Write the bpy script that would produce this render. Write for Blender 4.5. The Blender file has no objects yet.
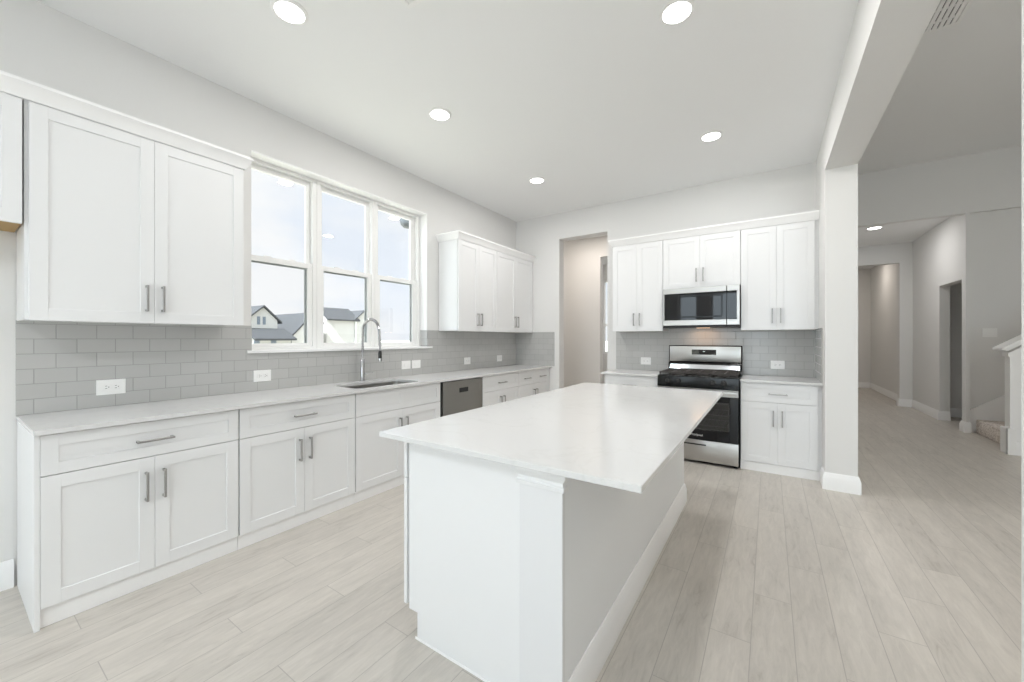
import bpy, bmesh, math, random
from mathutils import Vector, Matrix
random.seed(4)
S = bpy.context.scene
COL = S.collection

# ------------------------------------------------------------------ camera, world, exposure
cam_d = bpy.data.cameras.new('camera')
cam_d.sensor_fit = 'HORIZONTAL'; cam_d.sensor_width = 36.0
cam_d.lens = 386.5566 * 36.0 / 1024.0
cam_d.shift_y = -2.54 / 1024.0
cam_d.clip_start = 0.05; cam_d.clip_end = 2000
cam = bpy.data.objects.new('camera', cam_d); COL.objects.link(cam)
cam.location = (3.3794, 0.0, 1.3295)
cam.rotation_euler = (math.pi / 2, 0, 0.5873)
S.camera = cam

S.view_settings.view_transform = 'Standard'
S.view_settings.look = 'None'
S.view_settings.gamma = 1.0
S.view_settings.use_curve_mapping = False
S.view_settings.exposure = 0.46
S.cycles.max_bounces = 14
S.cycles.diffuse_bounces = 10
S.cycles.glossy_bounces = 6
S.cycles.transparent_max_bounces = 12
S.cycles.caustics_reflective = False
S.cycles.caustics_refractive = False
S.cycles.sample_clamp_indirect = 4.0
S.cycles.use_denoising = True

CAN_W = 8.6          # watts of each recessed kitchen light
NOOK_W = 16.0  # base watts of the added fill lights behind the camera
HALL_W = 9.5
LIVING_W = 11.5  # watts of each added living room fill light
PANTRY_W = 9.5
SKY_FRONT = 0.765
SKY_SUNWARD = 4.3

W = bpy.data.worlds.new('sky'); S.world = W; W.use_nodes = True
nt = W.node_tree; nt.nodes.clear()
def N(tree, typ, **kw):
    n = tree.nodes.new(typ)
    for k, v in kw.items(): setattr(n, k, v)
    return n
def mth(tree, op, a, b=None, c=None):
    n = N(tree, 'ShaderNodeMath', operation=op)
    for i, v in enumerate((a, b, c)):
        if v is None: continue
        if isinstance(v, (int, float)): n.inputs[i].default_value = v
        else: tree.links.new(v, n.inputs[i])
    return n.outputs[0]
def ramp(tree, fac, stops):
    r = N(tree, 'ShaderNodeValToRGB')
    while len(r.color_ramp.elements) < len(stops): r.color_ramp.elements.new(0.5)
    for e, (p, c) in zip(r.color_ramp.elements, stops):
        e.position = p; e.color = (*c, 1) if len(c) == 3 else c
    tree.links.new(fac, r.inputs[0]); return r.outputs[0]
tc = N(nt, 'ShaderNodeTexCoord')
mp = N(nt, 'ShaderNodeMapping'); mp.inputs['Scale'].default_value = (2.2, 2.2, 4.5)
nt.links.new(tc.outputs['Generated'], mp.inputs[0])
nz = N(nt, 'ShaderNodeTexNoise'); nz.inputs['Scale'].default_value = 1.6; nz.inputs['Detail'].default_value = 7
nt.links.new(mp.outputs[0], nz.inputs['Vector'])
skyc = ramp(nt, nz.outputs['Fac'], [(0.42, (0.83, 0.88, 0.97)), (0.60, (0.97, 0.97, 0.985))])
dt = N(nt, 'ShaderNodeVectorMath', operation='DOT_PRODUCT')
nt.links.new(tc.outputs['Generated'], dt.inputs[0]); dt.inputs[1].default_value = Vector((0.1, -0.9, 0.42)).normalized()
lobe = mth(nt, 'POWER', mth(nt, 'MAXIMUM', dt.outputs['Value'], 0.0), 3.0)
stg = mth(nt, 'ADD', mth(nt, 'MULTIPLY', lobe, SKY_SUNWARD), SKY_FRONT)
mixc = N(nt, 'ShaderNodeMix', data_type='RGBA'); nt.links.new(mth(nt, 'MINIMUM', mth(nt, 'MULTIPLY', lobe, 3.0), 1.0), mixc.inputs['Factor'])
nt.links.new(skyc, mixc.inputs['A']); mixc.inputs['B'].default_value = (0.80, 0.91, 1.0, 1); skyc = mixc.outputs['Result']
bgn = N(nt, 'ShaderNodeBackground'); nt.links.new(skyc, bgn.inputs['Color']); nt.links.new(stg, bgn.inputs['Strength'])
wo = N(nt, 'ShaderNodeOutputWorld'); nt.links.new(bgn.outputs[0], wo.inputs['Surface'])

sun_d = bpy.data.lights.new('sun', 'SUN'); sun_d.energy = 15.0; sun_d.angle = math.radians(1.5); sun_d.color = (0.96, 0.98, 1.0)
sun = bpy.data.objects.new('sun', sun_d); COL.objects.link(sun)
sun.rotation_euler = Vector((-0.10, 0.66, -0.75)).to_track_quat('-Z', 'Y').to_euler()

def portal(loc, direction, sx, sy):
    d = bpy.data.lights.new('sky_portal', 'AREA'); d.shape = 'RECTANGLE'; d.size = sx; d.size_y = sy
    d.cycles.is_portal = True
    o = bpy.data.objects.new('sky_portal', d); COL.objects.link(o); o.location = loc
    o.rotation_euler = Vector(direction).to_track_quat('-Z', 'Z').to_euler()

# ------------------------------------------------------------------ materials
def lin(r, g, b):
    f = lambda c: (c / 255 / 12.92) if c / 255 <= 0.04045 else ((c / 255 + 0.055) / 1.055) ** 2.4
    return (f(r), f(g), f(b))
def mat(name, color, rough=0.5, metal=0.0, bump=0.0, bscale=200.0, spec=None, coat=0.0):
    m = bpy.data.materials.new(name); m.use_nodes = True
    t = m.node_tree; b = t.nodes['Principled BSDF']
    b.inputs['Base Color'].default_value = (*color, 1); b.inputs['Roughness'].default_value = rough
    b.inputs['Metallic'].default_value = metal
    if spec is not None: b.inputs['Specular IOR Level'].default_value = spec
    if coat: b.inputs['Coat Weight'].default_value = coat
    if bump:
        n = N(t, 'ShaderNodeTexNoise'); n.inputs['Scale'].default_value = bscale; n.inputs['Detail'].default_value = 3
        g = N(t, 'ShaderNodeNewGeometry'); t.links.new(g.outputs['Position'], n.inputs['Vector'])
        bp = N(t, 'ShaderNodeBump'); bp.inputs['Strength'].default_value = bump; bp.inputs['Distance'].default_value = 0.002
        t.links.new(n.outputs['Fac'], bp.inputs['Height']); t.links.new(bp.outputs[0], b.inputs['Normal'])
    return m
def emis(name, color, strength):
    m = bpy.data.materials.new(name); m.use_nodes = True
    b = m.node_tree.nodes['Principled BSDF']
    b.inputs['Base Color'].default_value = (0.8, 0.8, 0.8, 1)
    b.inputs['Emission Color'].default_value = (*color, 1); b.inputs['Emission Strength'].default_value = strength
    return m
M = {}
M['wall'] = mat('wall_paint', (0.755, 0.752, 0.742), 0.75, bump=0.08, bscale=350)
M['knee'] = mat('wall_paint_lightened', (0.81, 0.82, 0.83), 0.7, bump=0.08, bscale=350)  # wall paint lightened and cooled in place of light missing on the island side
M['ceil'] = mat('ceiling_paint', (0.86, 0.865, 0.865), 0.85, bump=0.08, bscale=300)
M['trim'] = mat('white_trim_paint', (0.88, 0.88, 0.88), 0.35)
M['pilaster'] = mat('white_pilaster_paint', (0.735, 0.74, 0.75), 0.4)
M['cab'] = mat('white_cabinet_paint', (0.785, 0.79, 0.795), 0.38, bump=0.02, bscale=400)
M['gap'] = mat('cabinet_shadow_gap', (0.45, 0.45, 0.44), 0.7)
M['vinyl'] = mat('white_vinyl', (0.86, 0.86, 0.85), 0.4)
M['greyvinyl'] = mat('grey_spacer', (0.36, 0.38, 0.38), 0.5)
M['steel'] = mat('stainless_steel', (0.52, 0.51, 0.49), 0.33, 1.0)
M['darksteel'] = mat('dark_stainless_steel', (0.36, 0.35, 0.325), 0.38, 1.0)
M['nickel'] = mat('brushed_nickel', (0.40, 0.39, 0.38), 0.35, 1.0)
M['chrome'] = mat('chrome', (0.58, 0.58, 0.59), 0.12, 1.0)
M['black'] = mat('black_enamel', (0.006, 0.006, 0.006), 0.12, spec=0.3)
M['blackglass'] = mat('black_glass', (0.008, 0.008, 0.009), 0.03, spec=0.4)
M['iron'] = mat('cast_iron', (0.045, 0.04, 0.037), 0.6, bump=0.2, bscale=400)
M['blackmatte'] = mat('black_plastic', (0.02, 0.02, 0.02), 0.5)
M['plate'] = mat('white_plastic', (0.87, 0.87, 0.86), 0.3)
M['slot'] = mat('outlet_slot', (0.12, 0.12, 0.12), 0.6)
M['cavity'] = mat('oven_cavity_enamel', (0.26, 0.25, 0.235), 0.4)
M['rawwood'] = mat('unfinished_wood', (0.42, 0.28, 0.12), 0.7, bump=0.2, bscale=60)
M['roof'] = mat('grey_shingles', (0.052, 0.054, 0.057), 1.0, bump=0.5, bscale=12, spec=0.05)
M['siding'] = mat('cream_siding', (0.50, 0.49, 0.475), 0.9, spec=0.1)
M['extglass'] = mat('house_window_glass', (0.15, 0.18, 0.22), 0.1)
M['ground'] = mat('dry_ground', (0.42, 0.41, 0.34), 0.95, bump=0.3, bscale=1)
M['lampdark'] = mat('grey_fixture_metal', (0.07, 0.08, 0.09), 0.4)
M['lens'] = emis('light_lens', (1.0, 0.98, 0.95), 5.0)
M['warmlens'] = emis('warm_light_lens', (1.0, 0.62, 0.36), 1.5)
M['letter'] = mat('silver_lettering', (0.85, 0.85, 0.85), 0.4)
M['display'] = emis('clock_digits', (0.6, 0.85, 0.9), 0.6)

def glass_mat(name, tint, refl=1.0):
    m = bpy.data.materials.new(name); m.use_nodes = True; t = m.node_tree; t.nodes.clear()
    tr = N(t, 'ShaderNodeBsdfTransparent'); tr.inputs[0].default_value = (*tint, 1)
    gl = N(t, 'ShaderNodeBsdfGlossy'); gl.inputs['Roughness'].default_value = 0.01; gl.inputs['Color'].default_value = (refl,) * 3 + (1,)
    fr = N(t, 'ShaderNodeFresnel'); ge = N(t, 'ShaderNodeNewGeometry')
    # same reflectance on both faces of the pane (no total internal reflection in thin glass)
    t.links.new(mth(t, 'ADD', mth(t, 'MULTIPLY', ge.outputs['Backfacing'], 1/1.5-1.5), 1.5), fr.inputs['IOR'])
    mx = N(t, 'ShaderNodeMixShader'); o = N(t, 'ShaderNodeOutputMaterial')
    t.links.new(fr.outputs[0], mx.inputs[0]); t.links.new(tr.outputs[0], mx.inputs[1]); t.links.new(gl.outputs[0], mx.inputs[2])
    t.links.new(mx.outputs[0], o.inputs['Surface']); return m
M['glass'] = glass_mat('window_glass', (0.98, 0.99, 0.99))
M['ovenglass'] = glass_mat('tinted_oven_glass', (0.78, 0.78, 0.78))

def floor_mat():
    m = bpy.data.materials.new('wood_look_plank_tile'); m.use_nodes = True; t = m.node_tree
    b = t.nodes['Principled BSDF']; L = t.links
    g = N(t, 'ShaderNodeNewGeometry'); s = N(t, 'ShaderNodeSeparateXYZ'); L.new(g.outputs['Position'], s.inputs[0])
    PW, PL = 0.1595, 1.2
    xr = mth(t, 'DIVIDE', mth(t, 'ADD', s.outputs['X'], -0.7595 + 50 * PW), PW)
    row = mth(t, 'FLOOR', xr); fx = mth(t, 'FRACT', xr)
    yr = mth(t, 'DIVIDE', mth(t, 'ADD', mth(t, 'SUBTRACT', s.outputs['Y'], mth(t, 'MULTIPLY', row, 0.4)), 0.02 + 40 * PL), PL)
    coln = mth(t, 'FLOOR', yr); fy = mth(t, 'FRACT', yr)
    ex = mth(t, 'MULTIPLY', mth(t, 'MINIMUM', fx, mth(t, 'SUBTRACT', 1.0, fx)), PW)
    ey = mth(t, 'MULTIPLY', mth(t, 'MINIMUM', fy, mth(t, 'SUBTRACT', 1.0, fy)), PL)
    ed = mth(t, 'MINIMUM', ex, ey)
    joint = mth(t, 'LESS_THAN', ed, 0.0017)
    cb = N(t, 'ShaderNodeCombineXYZ'); L.new(row, cb.inputs[0]); L.new(coln, cb.inputs[1])
    wn = N(t, 'ShaderNodeTexWhiteNoise', noise_dimensions='2D'); L.new(cb.outputs[0], wn.inputs['Vector'])
    # grain, shifted per plank
    gv = N(t, 'ShaderNodeCombineXYZ')
    L.new(mth(t, 'ADD', mth(t, 'MULTIPLY', s.outputs['X'], 34.0), mth(t, 'MULTIPLY', wn.outputs['Value'], 37.0)), gv.inputs[0])
    L.new(mth(t, 'ADD', mth(t, 'MULTIPLY', s.outputs['Y'], 5.5), mth(t, 'MULTIPLY', wn.outputs['Value'], 53.0)), gv.inputs[1])
    n1 = N(t, 'ShaderNodeTexNoise'); n1.inputs['Scale'].default_value = 1.0; n1.inputs['Detail'].default_value = 8; n1.inputs['Roughness'].default_value = 0.72
    n1.inputs['Distortion'].default_value = 0.9
    L.new(gv.outputs[0], n1.inputs['Vector'])
    n2 = N(t, 'ShaderNodeTexNoise'); n2.inputs['Scale'].default_value = 0.35; n2.inputs['Detail'].default_value = 4
    L.new(gv.outputs[0], n2.inputs['Vector'])
    f = mth(t, 'ADD', mth(t, 'MULTIPLY', n1.outputs['Fac'], 0.65), mth(t, 'MULTIPLY', n2.outputs['Fac'], 0.35))
    f = mth(t, 'ADD', f, mth(t, 'MULTIPLY', mth(t, 'SUBTRACT', wn.outputs['Value'], 0.5), 0.10))
    c = ramp(t, f, [(0.28, (0.36, 0.325, 0.285)), (0.42, (0.49, 0.46, 0.42)), (0.54, (0.545, 0.51, 0.465)), (0.68, (0.605, 0.57, 0.52))])
    mx = N(t, 'ShaderNodeMix', data_type='RGBA'); L.new(joint, mx.inputs['Factor']); L.new(c, mx.inputs['A'])
    mx.inputs['B'].default_value = (0.38, 0.355, 0.325, 1)
    L.new(mx.outputs['Result'], b.inputs['Base Color'])
    b.inputs['Roughness'].default_value = 0.36
    bp = N(t, 'ShaderNodeBump'); bp.inputs['Strength'].default_value = 0.25; bp.inputs['Distance'].default_value = 0.001
    L.new(mth(t, 'MINIMUM', mth(t, 'MULTIPLY', ed, 400.0), 1.0), bp.inputs['Height']); L.new(bp.outputs[0], b.inputs['Normal'])
    return m
M['floor'] = floor_mat()

def tile_mat(name, ax, u0):
    """subway tile, running bond; ax = world axis running along the wall"""
    m = bpy.data.materials.new(name); m.use_nodes = True; t = m.node_tree
    b = t.nodes['Principled BSDF']; L = t.links
    g = N(t, 'ShaderNodeNewGeometry'); s = N(t, 'ShaderNodeSeparateXYZ'); L.new(g.outputs['Position'], s.inputs[0])
    TW, TH = 0.1595, 0.0826
    vr = mth(t, 'DIVIDE', mth(t, 'ADD', s.outputs['Z'], -0.914 + 10 * TH), TH)
    row = mth(t, 'FLOOR', vr); fv = mth(t, 'FRACT', vr)
    odd = mth(t, 'MODULO', row, 2.0)
    ur = mth(t, 'DIVIDE', mth(t, 'ADD', mth(t, 'ADD', s.outputs[ax], -u0 + 40 * TW), mth(t, 'MULTIPLY', odd, TW / 2)), TW)
    coln = mth(t, 'FLOOR', ur); fu = mth(t, 'FRACT', ur)
    eu = mth(t, 'MULTIPLY', mth(t, 'MINIMUM', fu, mth(t, 'SUBTRACT', 1.0, fu)), TW)
    ev = mth(t, 'MULTIPLY', mth(t, 'MINIMUM', fv, mth(t, 'SUBTRACT', 1.0, fv)), TH)
    ed = mth(t, 'MINIMUM', eu, ev)
    joint = mth(t, 'LESS_THAN', ed, 0.0016)
    cb = N(t, 'ShaderNodeCombineXYZ'); L.new(row, cb.inputs[0]); L.new(coln, cb.inputs[1])
    wn = N(t, 'ShaderNodeTexWhiteNoise', noise_dimensions='2D'); L.new(cb.outputs[0], wn.inputs['Vector'])
    c = ramp(t, wn.outputs['Value'], [(0.0, (0.47, 0.47, 0.46)), (1.0, (0.50, 0.50, 0.49))])
    mx = N(t, 'ShaderNodeMix', data_type='RGBA'); L.new(joint, mx.inputs['Factor']); L.new(c, mx.inputs['A'])
    mx.inputs['B'].default_value = (0.31, 0.31, 0.30, 1)
    L.new(mx.outputs['Result'], b.inputs['Base Color'])
    L.new(mth(t, 'ADD', mth(t, 'MULTIPLY', joint, 0.5), 0.14), b.inputs['Roughness'])
    wv = N(t, 'ShaderNodeTexNoise'); wv.inputs['Scale'].default_value = 14.0; wv.inputs['Detail'].default_value = 2
    L.new(g.outputs['Position'], wv.inputs['Vector'])
    h = mth(t, 'ADD', mth(t, 'MINIMUM', mth(t, 'MULTIPLY', ed, 220.0), 1.0), mth(t, 'MULTIPLY', wv.outputs['Fac'], 0.5))
    bp = N(t, 'ShaderNodeBump'); bp.inputs['Strength'].default_value = 0.35; bp.inputs['Distance'].default_value = 0.002
    L.new(h, bp.inputs['Height']); L.new(bp.outputs[0], b.inputs['Normal'])
    return m
M['tileY'] = tile_mat('grey_subway_tile_side_wall', 'Y', 0.313)
M['tileX'] = tile_mat('grey_subway_tile_end_wall', 'X', 3.292)

def quartz_mat():
    m = bpy.data.materials.new('white_quartz'); m.use_nodes = True; t = m.node_tree
    b = t.nodes['Principled BSDF']; L = t.links
    g = N(t, 'ShaderNodeNewGeometry')
    n = N(t, 'ShaderNodeTexNoise'); n.inputs['Scale'].default_value = 2.2; n.inputs['Detail'].default_value = 9; n.inputs['Distortion'].default_value = 1.5
    L.new(g.outputs['Position'], n.inputs['Vector'])
    v = mth(t, 'ABSOLUTE', mth(t, 'SUBTRACT', n.outputs['Fac'], 0.5))
    c = ramp(t, v, [(0.0, (0.665, 0.665, 0.66)), (0.02, (0.69, 0.69, 0.688))])
    L.new(c, b.inputs['Base Color']); b.inputs['Roughness'].default_value = 0.12
    return m
M['quartz'] = quartz_mat()

def carpet_mat():
    m = bpy.data.materials.new('speckled_carpet'); m.use_nodes = True; t = m.node_tree
    b = t.nodes['Principled BSDF']; L = t.links
    g = N(t, 'ShaderNodeNewGeometry'); n = N(t, 'ShaderNodeTexNoise'); n.inputs['Scale'].default_value = 45; n.inputs['Detail'].default_value = 4
    L.new(g.outputs['Position'], n.inputs['Vector'])
    L.new(ramp(t, n.outputs['Fac'], [(0.35, (0.52, 0.45, 0.40)), (0.65, (0.88, 0.82, 0.77))]), b.inputs['Base Color'])
    b.inputs['Roughness'].default_value = 1.0
    bp = N(t, 'ShaderNodeBump'); bp.inputs['Strength'].default_value = 0.8; bp.inputs['Distance'].default_value = 0.01
    L.new(n.outputs['Fac'], bp.inputs['Height']); L.new(bp.outputs[0], b.inputs['Normal'])
    return m
M['carpet'] = carpet_mat()

# ------------------------------------------------------------------ mesh helpers
class MB:
    def __init__(s): s.bm = bmesh.new()
    def box(s, x0, x1, y0, y1, z0, z1, bev=0.0, seg=1):
        x0, x1 = min(x0, x1), max(x0, x1); y0, y1 = min(y0, y1), max(y0, y1); z0, z1 = min(z0, z1), max(z0, z1)
        v = [s.bm.verts.new(p) for p in ((x0,y0,z0),(x1,y0,z0),(x1,y1,z0),(x0,y1,z0),(x0,y0,z1),(x1,y0,z1),(x1,y1,z1),(x0,y1,z1))]
        fs = [s.bm.faces.new([v[i] for i in q]) for q in ((0,3,2,1),(4,5,6,7),(0,1,5,4),(1,2,6,5),(2,3,7,6),(3,0,4,7))]
        if bev:
            es = list({e for f in fs for e in f.edges})
            bmesh.ops.bevel(s.bm, geom=es, offset=bev, segments=seg, affect='EDGES', profile=0.5)
        return s
    def prism(s, poly, axis, a0, a1):
        """extrude a 2-D polygon along an axis; poly coords are the other two axes in xyz order"""
        def P(p, a):
            return {'x': (a, p[0], p[1]), 'y': (p[0], a, p[1]), 'z': (p[0], p[1], a)}[axis]
        A = [s.bm.verts.new(P(p, a0)) for p in poly]; B = [s.bm.verts.new(P(p, a1)) for p in poly]
        s.bm.faces.new(A[::-1]); s.bm.faces.new(B)
        n = len(poly)
        for i in range(n): s.bm.faces.new([A[i], A[(i+1) % n], B[(i+1) % n], B[i]])
        return s
    def tube(s, pts, r, seg=10, caps=True):
        pts = [Vector(p) for p in pts]; rings = []; up = None
        rs = r if isinstance(r, (list, tuple)) else [r] * len(pts)
        for i, p in enumerate(pts):
            d = (pts[min(i+1, len(pts)-1)] - pts[max(i-1, 0)]).normalized()
            if up is None: up = Vector((0, 0, 1)) if abs(d.z) < 0.9 else Vector((1, 0, 0))
            a = d.cross(up).normalized(); b = a.cross(d).normalized(); up = b
            rings.append([s.bm.verts.new(p + (a * math.cos(2*math.pi*k/seg) + b * math.sin(2*math.pi*k/seg)) * rs[i]) for k in range(seg)])
        for i in range(len(rings) - 1):
            for k in range(seg):
                s.bm.faces.new([rings[i][k], rings[i][(k+1) % seg], rings[i+1][(k+1) % seg], rings[i+1][k]])
        if caps:
            s.bm.faces.new(rings[0][::-1]); s.bm.faces.new(rings[-1])
        return s
    def lathe(s, c, prof, axis='z', seg=32):
        """prof: list of (radius, offset along axis); caps are added where radius > 0 at the ends"""
        rings = []
        for r, h in prof:
            ring = []
            for k in range(seg):
                a = 2*math.pi*k/seg; u, v = r*math.cos(a), r*math.sin(a)
                q = {'z': (u, v, h), 'y': (u, h, v), 'x': (h, u, v)}[axis]
                ring.append(s.bm.verts.new((c[0]+q[0], c[1]+q[1], c[2]+q[2])))
            rings.append(ring)
        for i in range(len(rings)-1):
            for k in range(seg):
                s.bm.faces.new([rings[i][k], rings[i][(k+1) % seg], rings[i+1][(k+1) % seg], rings[i+1][k]])
        s.bm.faces.new(rings[0][::-1]); s.bm.faces.new(rings[-1])
        return s
    def sweep(s, path, prof):
        """sweep a closed profile of (out, z) along a 2-D path; out is to the right of travel, mitred"""
        n = len(path); rings = []
        nr = []
        for i in range(n-1):
            d = Vector((path[i+1][0]-path[i][0], path[i+1][1]-path[i][1])).normalized(); nr.append(Vector((d.y, -d.x)))
        for i in range(n):
            a = nr[max(i-1, 0)]; b = nr[min(i, n-2)]
            m = (a + b) / (1 + a.dot(b))
            rings.append([s.bm.verts.new((path[i][0]+m.x*o, path[i][1]+m.y*o, z)) for o, z in prof])
        k = len(prof)
        for i in range(n-1):
            for j in range(k):
                s.bm.faces.new([rings[i][j], rings[i][(j+1) % k], rings[i+1][(j+1) % k], rings[i+1][j]])
        s.bm.faces.new(rings[0][::-1]); s.bm.faces.new(rings[-1])
        return s
    def mesh(s, name, off=(0, 0, 0)):
        bmesh.ops.recalc_face_normals(s.bm, faces=s.bm.faces[:])
        if any(off): bmesh.ops.translate(s.bm, verts=s.bm.verts[:], vec=Vector(off) * -1)
        me = bpy.data.meshes.new(name); s.bm.to_mesh(me); s.bm.free()
        me.polygons.foreach_set('use_smooth', [True] * len(me.polygons))
        me.set_sharp_from_angle(angle=math.radians(32))
        return me

def origin_of(o):
    v = Vector((0, 0, 0))
    while o is not None: v += Vector(o.location); o = o.parent
    return v
def part(name, mb, m, parent, label=None):
    off = origin_of(parent)
    me = mb.mesh(name, off); me.materials.append(m)
    o = bpy.data.objects.new(name, me); COL.objects.link(o); o.parent = parent
    if label: o['label'] = label
    return o
def tag(o, label, cat, group=None, kind=None):
    o['label'] = label; o['category'] = cat
    if group: o['group'] = group
    if kind: o['kind'] = kind
    return o
def thing(name, loc, label, cat, group=None):
    o = bpy.data.objects.new(name, None); COL.objects.link(o); o.location = loc; o.empty_display_size = 0.1
    return tag(o, label, cat, group)
def solo(name, mb, m, label, cat, group=None, loc=(0, 0, 0)):
    me = mb.mesh(name, loc); me.materials.append(m)
    o = bpy.data.objects.new(name, me); o.location = loc; COL.objects.link(o)
    return tag(o, label, cat, group)
def struct(name, mb, m, parent=None, label=None):
    if parent: return part(name, mb, m, parent, label)
    me = mb.mesh(name); me.materials.append(m)
    o = bpy.data.objects.new(name, me); COL.objects.link(o); o['kind'] = 'structure'
    if label: o['label'] = label
    return o

# ------------------------------------------------------------------ dimensions
D = 5.194            # back wall of the kitchen
H = 3.20             # kitchen ceiling
XR = 3.79            # right end of the kitchen back wall
XC = 4.01            # living-room face of the stub walls and beam
YP = 4.385           # front of the far stub wall
HL = 3.92            # living-room ceiling
YH = 8.10            # header wall of the hall
YB = -3.8            # rear wall, behind the camera
CT = 0.914; CB = 0.892

# ------------------------------------------------------------------ floor, ceilings
struct('floor', MB().box(-0.2, 9.2, YB-0.2, 14.2, -0.15, 0.0), M['floor'])
struct('ceiling', MB().box(-0.2, 3.9, YB-0.2, D+0.15, H, H+0.15), M['ceil'])
struct('ceiling_living', MB().box(XC-0.1, 9.2, YB-0.2, YH+0.12, HL, HL+0.15), M['ceil'])
struct('ceiling_hall', MB().box(XC-0.1, 9.2, YH+0.12, 14.2, H, H+0.15), M['ceil'])
struct('ceiling_pantry', MB().box(-0.2, 2.6, D+0.15, 9.8, H, H+0.15), M['ceil'])

# ------------------------------------------------------------------ walls
WY0, WY1, WZ0, WZ1 = 1.39, 3.264, 1.225, 2.81
def wall_with_hole(mb, x0, x1, y0, y1, h0, h1, z0, z1, top):
    mb.box(x0, x1, y0, h0, 0, top); mb.box(x0, x1, h1, y1, 0, top)
    mb.box(x0, x1, h0, h1, 0, z0); mb.box(x0, x1, h0, h1, z1, top)
mb = MB(); wall_with_hole(mb, -0.11, 0, YB, D, WY0, WY1, WZ0, WZ1, H)
wall_with_hole(mb, -0.2, -0.11, YB, D, 1.345, 3.25, WZ0, WZ1, H)
struct('wall_left', mb, M['wall'])
mb = MB(); mb.box(-0.2, 0.77, D, D+0.148, 0, H); mb.box(1.51, XR, D, D+0.148, 0, H); mb.box(0.77, 1.51, D, D+0.148, 2.815, H)
struct('wall_back', mb, M['wall'])
mb = MB(); mb.box(XR, XC, YP, D+0.148, 0, HL)
struct('wall_column', mb, M['wall'])
struct('wall_right', MB().box(XR, XC, YB, 1.1815, 0, HL), M['wall'])
struct('beam', MB().box(XR, XC, 1.1815, YP, 2.822, HL), M['wall'])
# rear wall with its two window openings
def rear_wall(name, xa, xb, holes, top):
    mb = MB(); x = xa
    for wx0, wx1, wz0, wz1 in holes:
        mb.box(x, wx0, YB-0.2, YB, 0, top); mb.box(wx0, wx1, YB-0.2, YB, 0, wz0); mb.box(wx0, wx1, YB-0.2, YB, wz1, top); x = wx1
    mb.box(x, xb, YB-0.2, YB, 0, top)
    struct(name, mb, M['wall'])
rear_wall('wall_rear', -0.2, XC, [(0.92, 1.50, 0.5, 2.78), (1.86, 3.50, 0.1, 2.78)], HL)
rear_wall('wall_rear_living', XC, 9.2, [(4.8, 7.8, 0.3, 2.9)], HL)
struct('wall_living_side', MB().box(9.0, 9.2, YB, YH, 0, HL), M['wall'])
# hall header, hall walls
struct('wall_header', MB().box(XC, 9.2, YH, YH+0.12, 3.10, HL), M['wall'])
struct('wall_hall_left', MB().box(XC-0.15, XC, D+0.148, 14.0, 0, HL), M['wall'])
mb = MB(); mb.box(5.69, 5.725, YH, 8.16, 0, 3.0995); mb.box(5.69, 5.81, 8.16, 8.2199, 0, 3.0995); mb.box(5.69, 5.81, 8.22, 8.232, 0, 3.2); mb.box(5.69, 5.81, 9.118, 10.52, 0, 3.2); mb.box(5.69, 5.81, 8.232, 9.118, 2.183, 3.2)
struct('wall_hall_right', mb, M['wall'])
mb = MB(); mb.box(5.505, 5.81, 10.52, 10.66, 0, 3.2); mb.box(XC, 5.505, 10.52, 10.66, 2.815, 3.2); mb.box(XC, 4.35, 10.52, 10.66, 0, 2.815)
struct('wall_hall_end', mb, M['wall'])
struct('wall_far_side', MB().box(5.645, 5.81, 10.66, 14.0, 0, 3.2), M['wall'])
struct('wall_far_end', MB().box(XC, 5.81, 13.95, 14.1, 0, 3.2), M['wall'])
struct('wall_stair', MB().box(5.81, 9.2, 8.16, 8.2199, 0, 3.0995), M['wall'])
mb = MB(); mb.box(5.81, 7.4, 9.6, 9.72, 0, 3.2); mb.box(7.3, 7.42, 8.22, 9.6, 0, 3.2)
struct('wall_closet', mb, M['wall'])
# rooms beyond the doorway
mb = MB(); mb.box(-0.2, 0.80, 6.80, 6.92, 0, H); mb.box(1.52, 2.6, 6.80, 6.92, 0, H); mb.box(0.80, 1.52, 6.80, 6.92, 2.83, H)
struct('wall_pantry', mb, M['wall'])
struct('wall_pantry_left', MB().box(-0.9, -0.2, D+0.148, 9.8, 0, H), M['wall'])
struct('wall_pantry_right', MB().box(2.5, 2.6, D+0.148, 9.8, 0, H), M['wall'])
mb = MB(); mb.box(-0.9, -0.19, 9.5, 9.7, 0, H); mb.box(0.55, 2.6, 9.5, 9.7, 0, H); mb.box(-0.19, 0.55, 9.5, 9.7, 0, 0.935); mb.box(-0.19, 0.55, 9.5, 9.7, 2.82, H)
struct('wall_pantry_far', mb, M['wall'])

# ------------------------------------------------------------------ tiled backsplash
TT = 0.008
mb = MB()
mb.box(0.0005, TT, 0.252, WY0, CT, 1.428); mb.box(0.0005, TT, WY0, WY1, CT, WZ0-0.002); mb.box(0.0005, TT, WY1, D-0.001, CT, 1.428)
mb.box(-0.11, 0.0005, WY1-TT, WY1-0.0005, WZ0+0.008, 1.428)
struct('wall_backsplash_left', mb, M['tileY'])
mb = MB(); mb.box(TT, 0.69, D-TT, D-0.0005, CT, 1.428)
struct('wall_backsplash_corner', mb, M['tileX'])
mb = MB(); mb.box(1.636, XR-0.0005, D-TT, D-0.0005, CT, 1.55)
struct('wall_backsplash_range', mb, M['tileX'])
struct('wall_backsplash_right', MB().box(XR-TT, XR-0.0005, 4.553, D-TT, CT, 1.428), M['tileY'])

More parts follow.
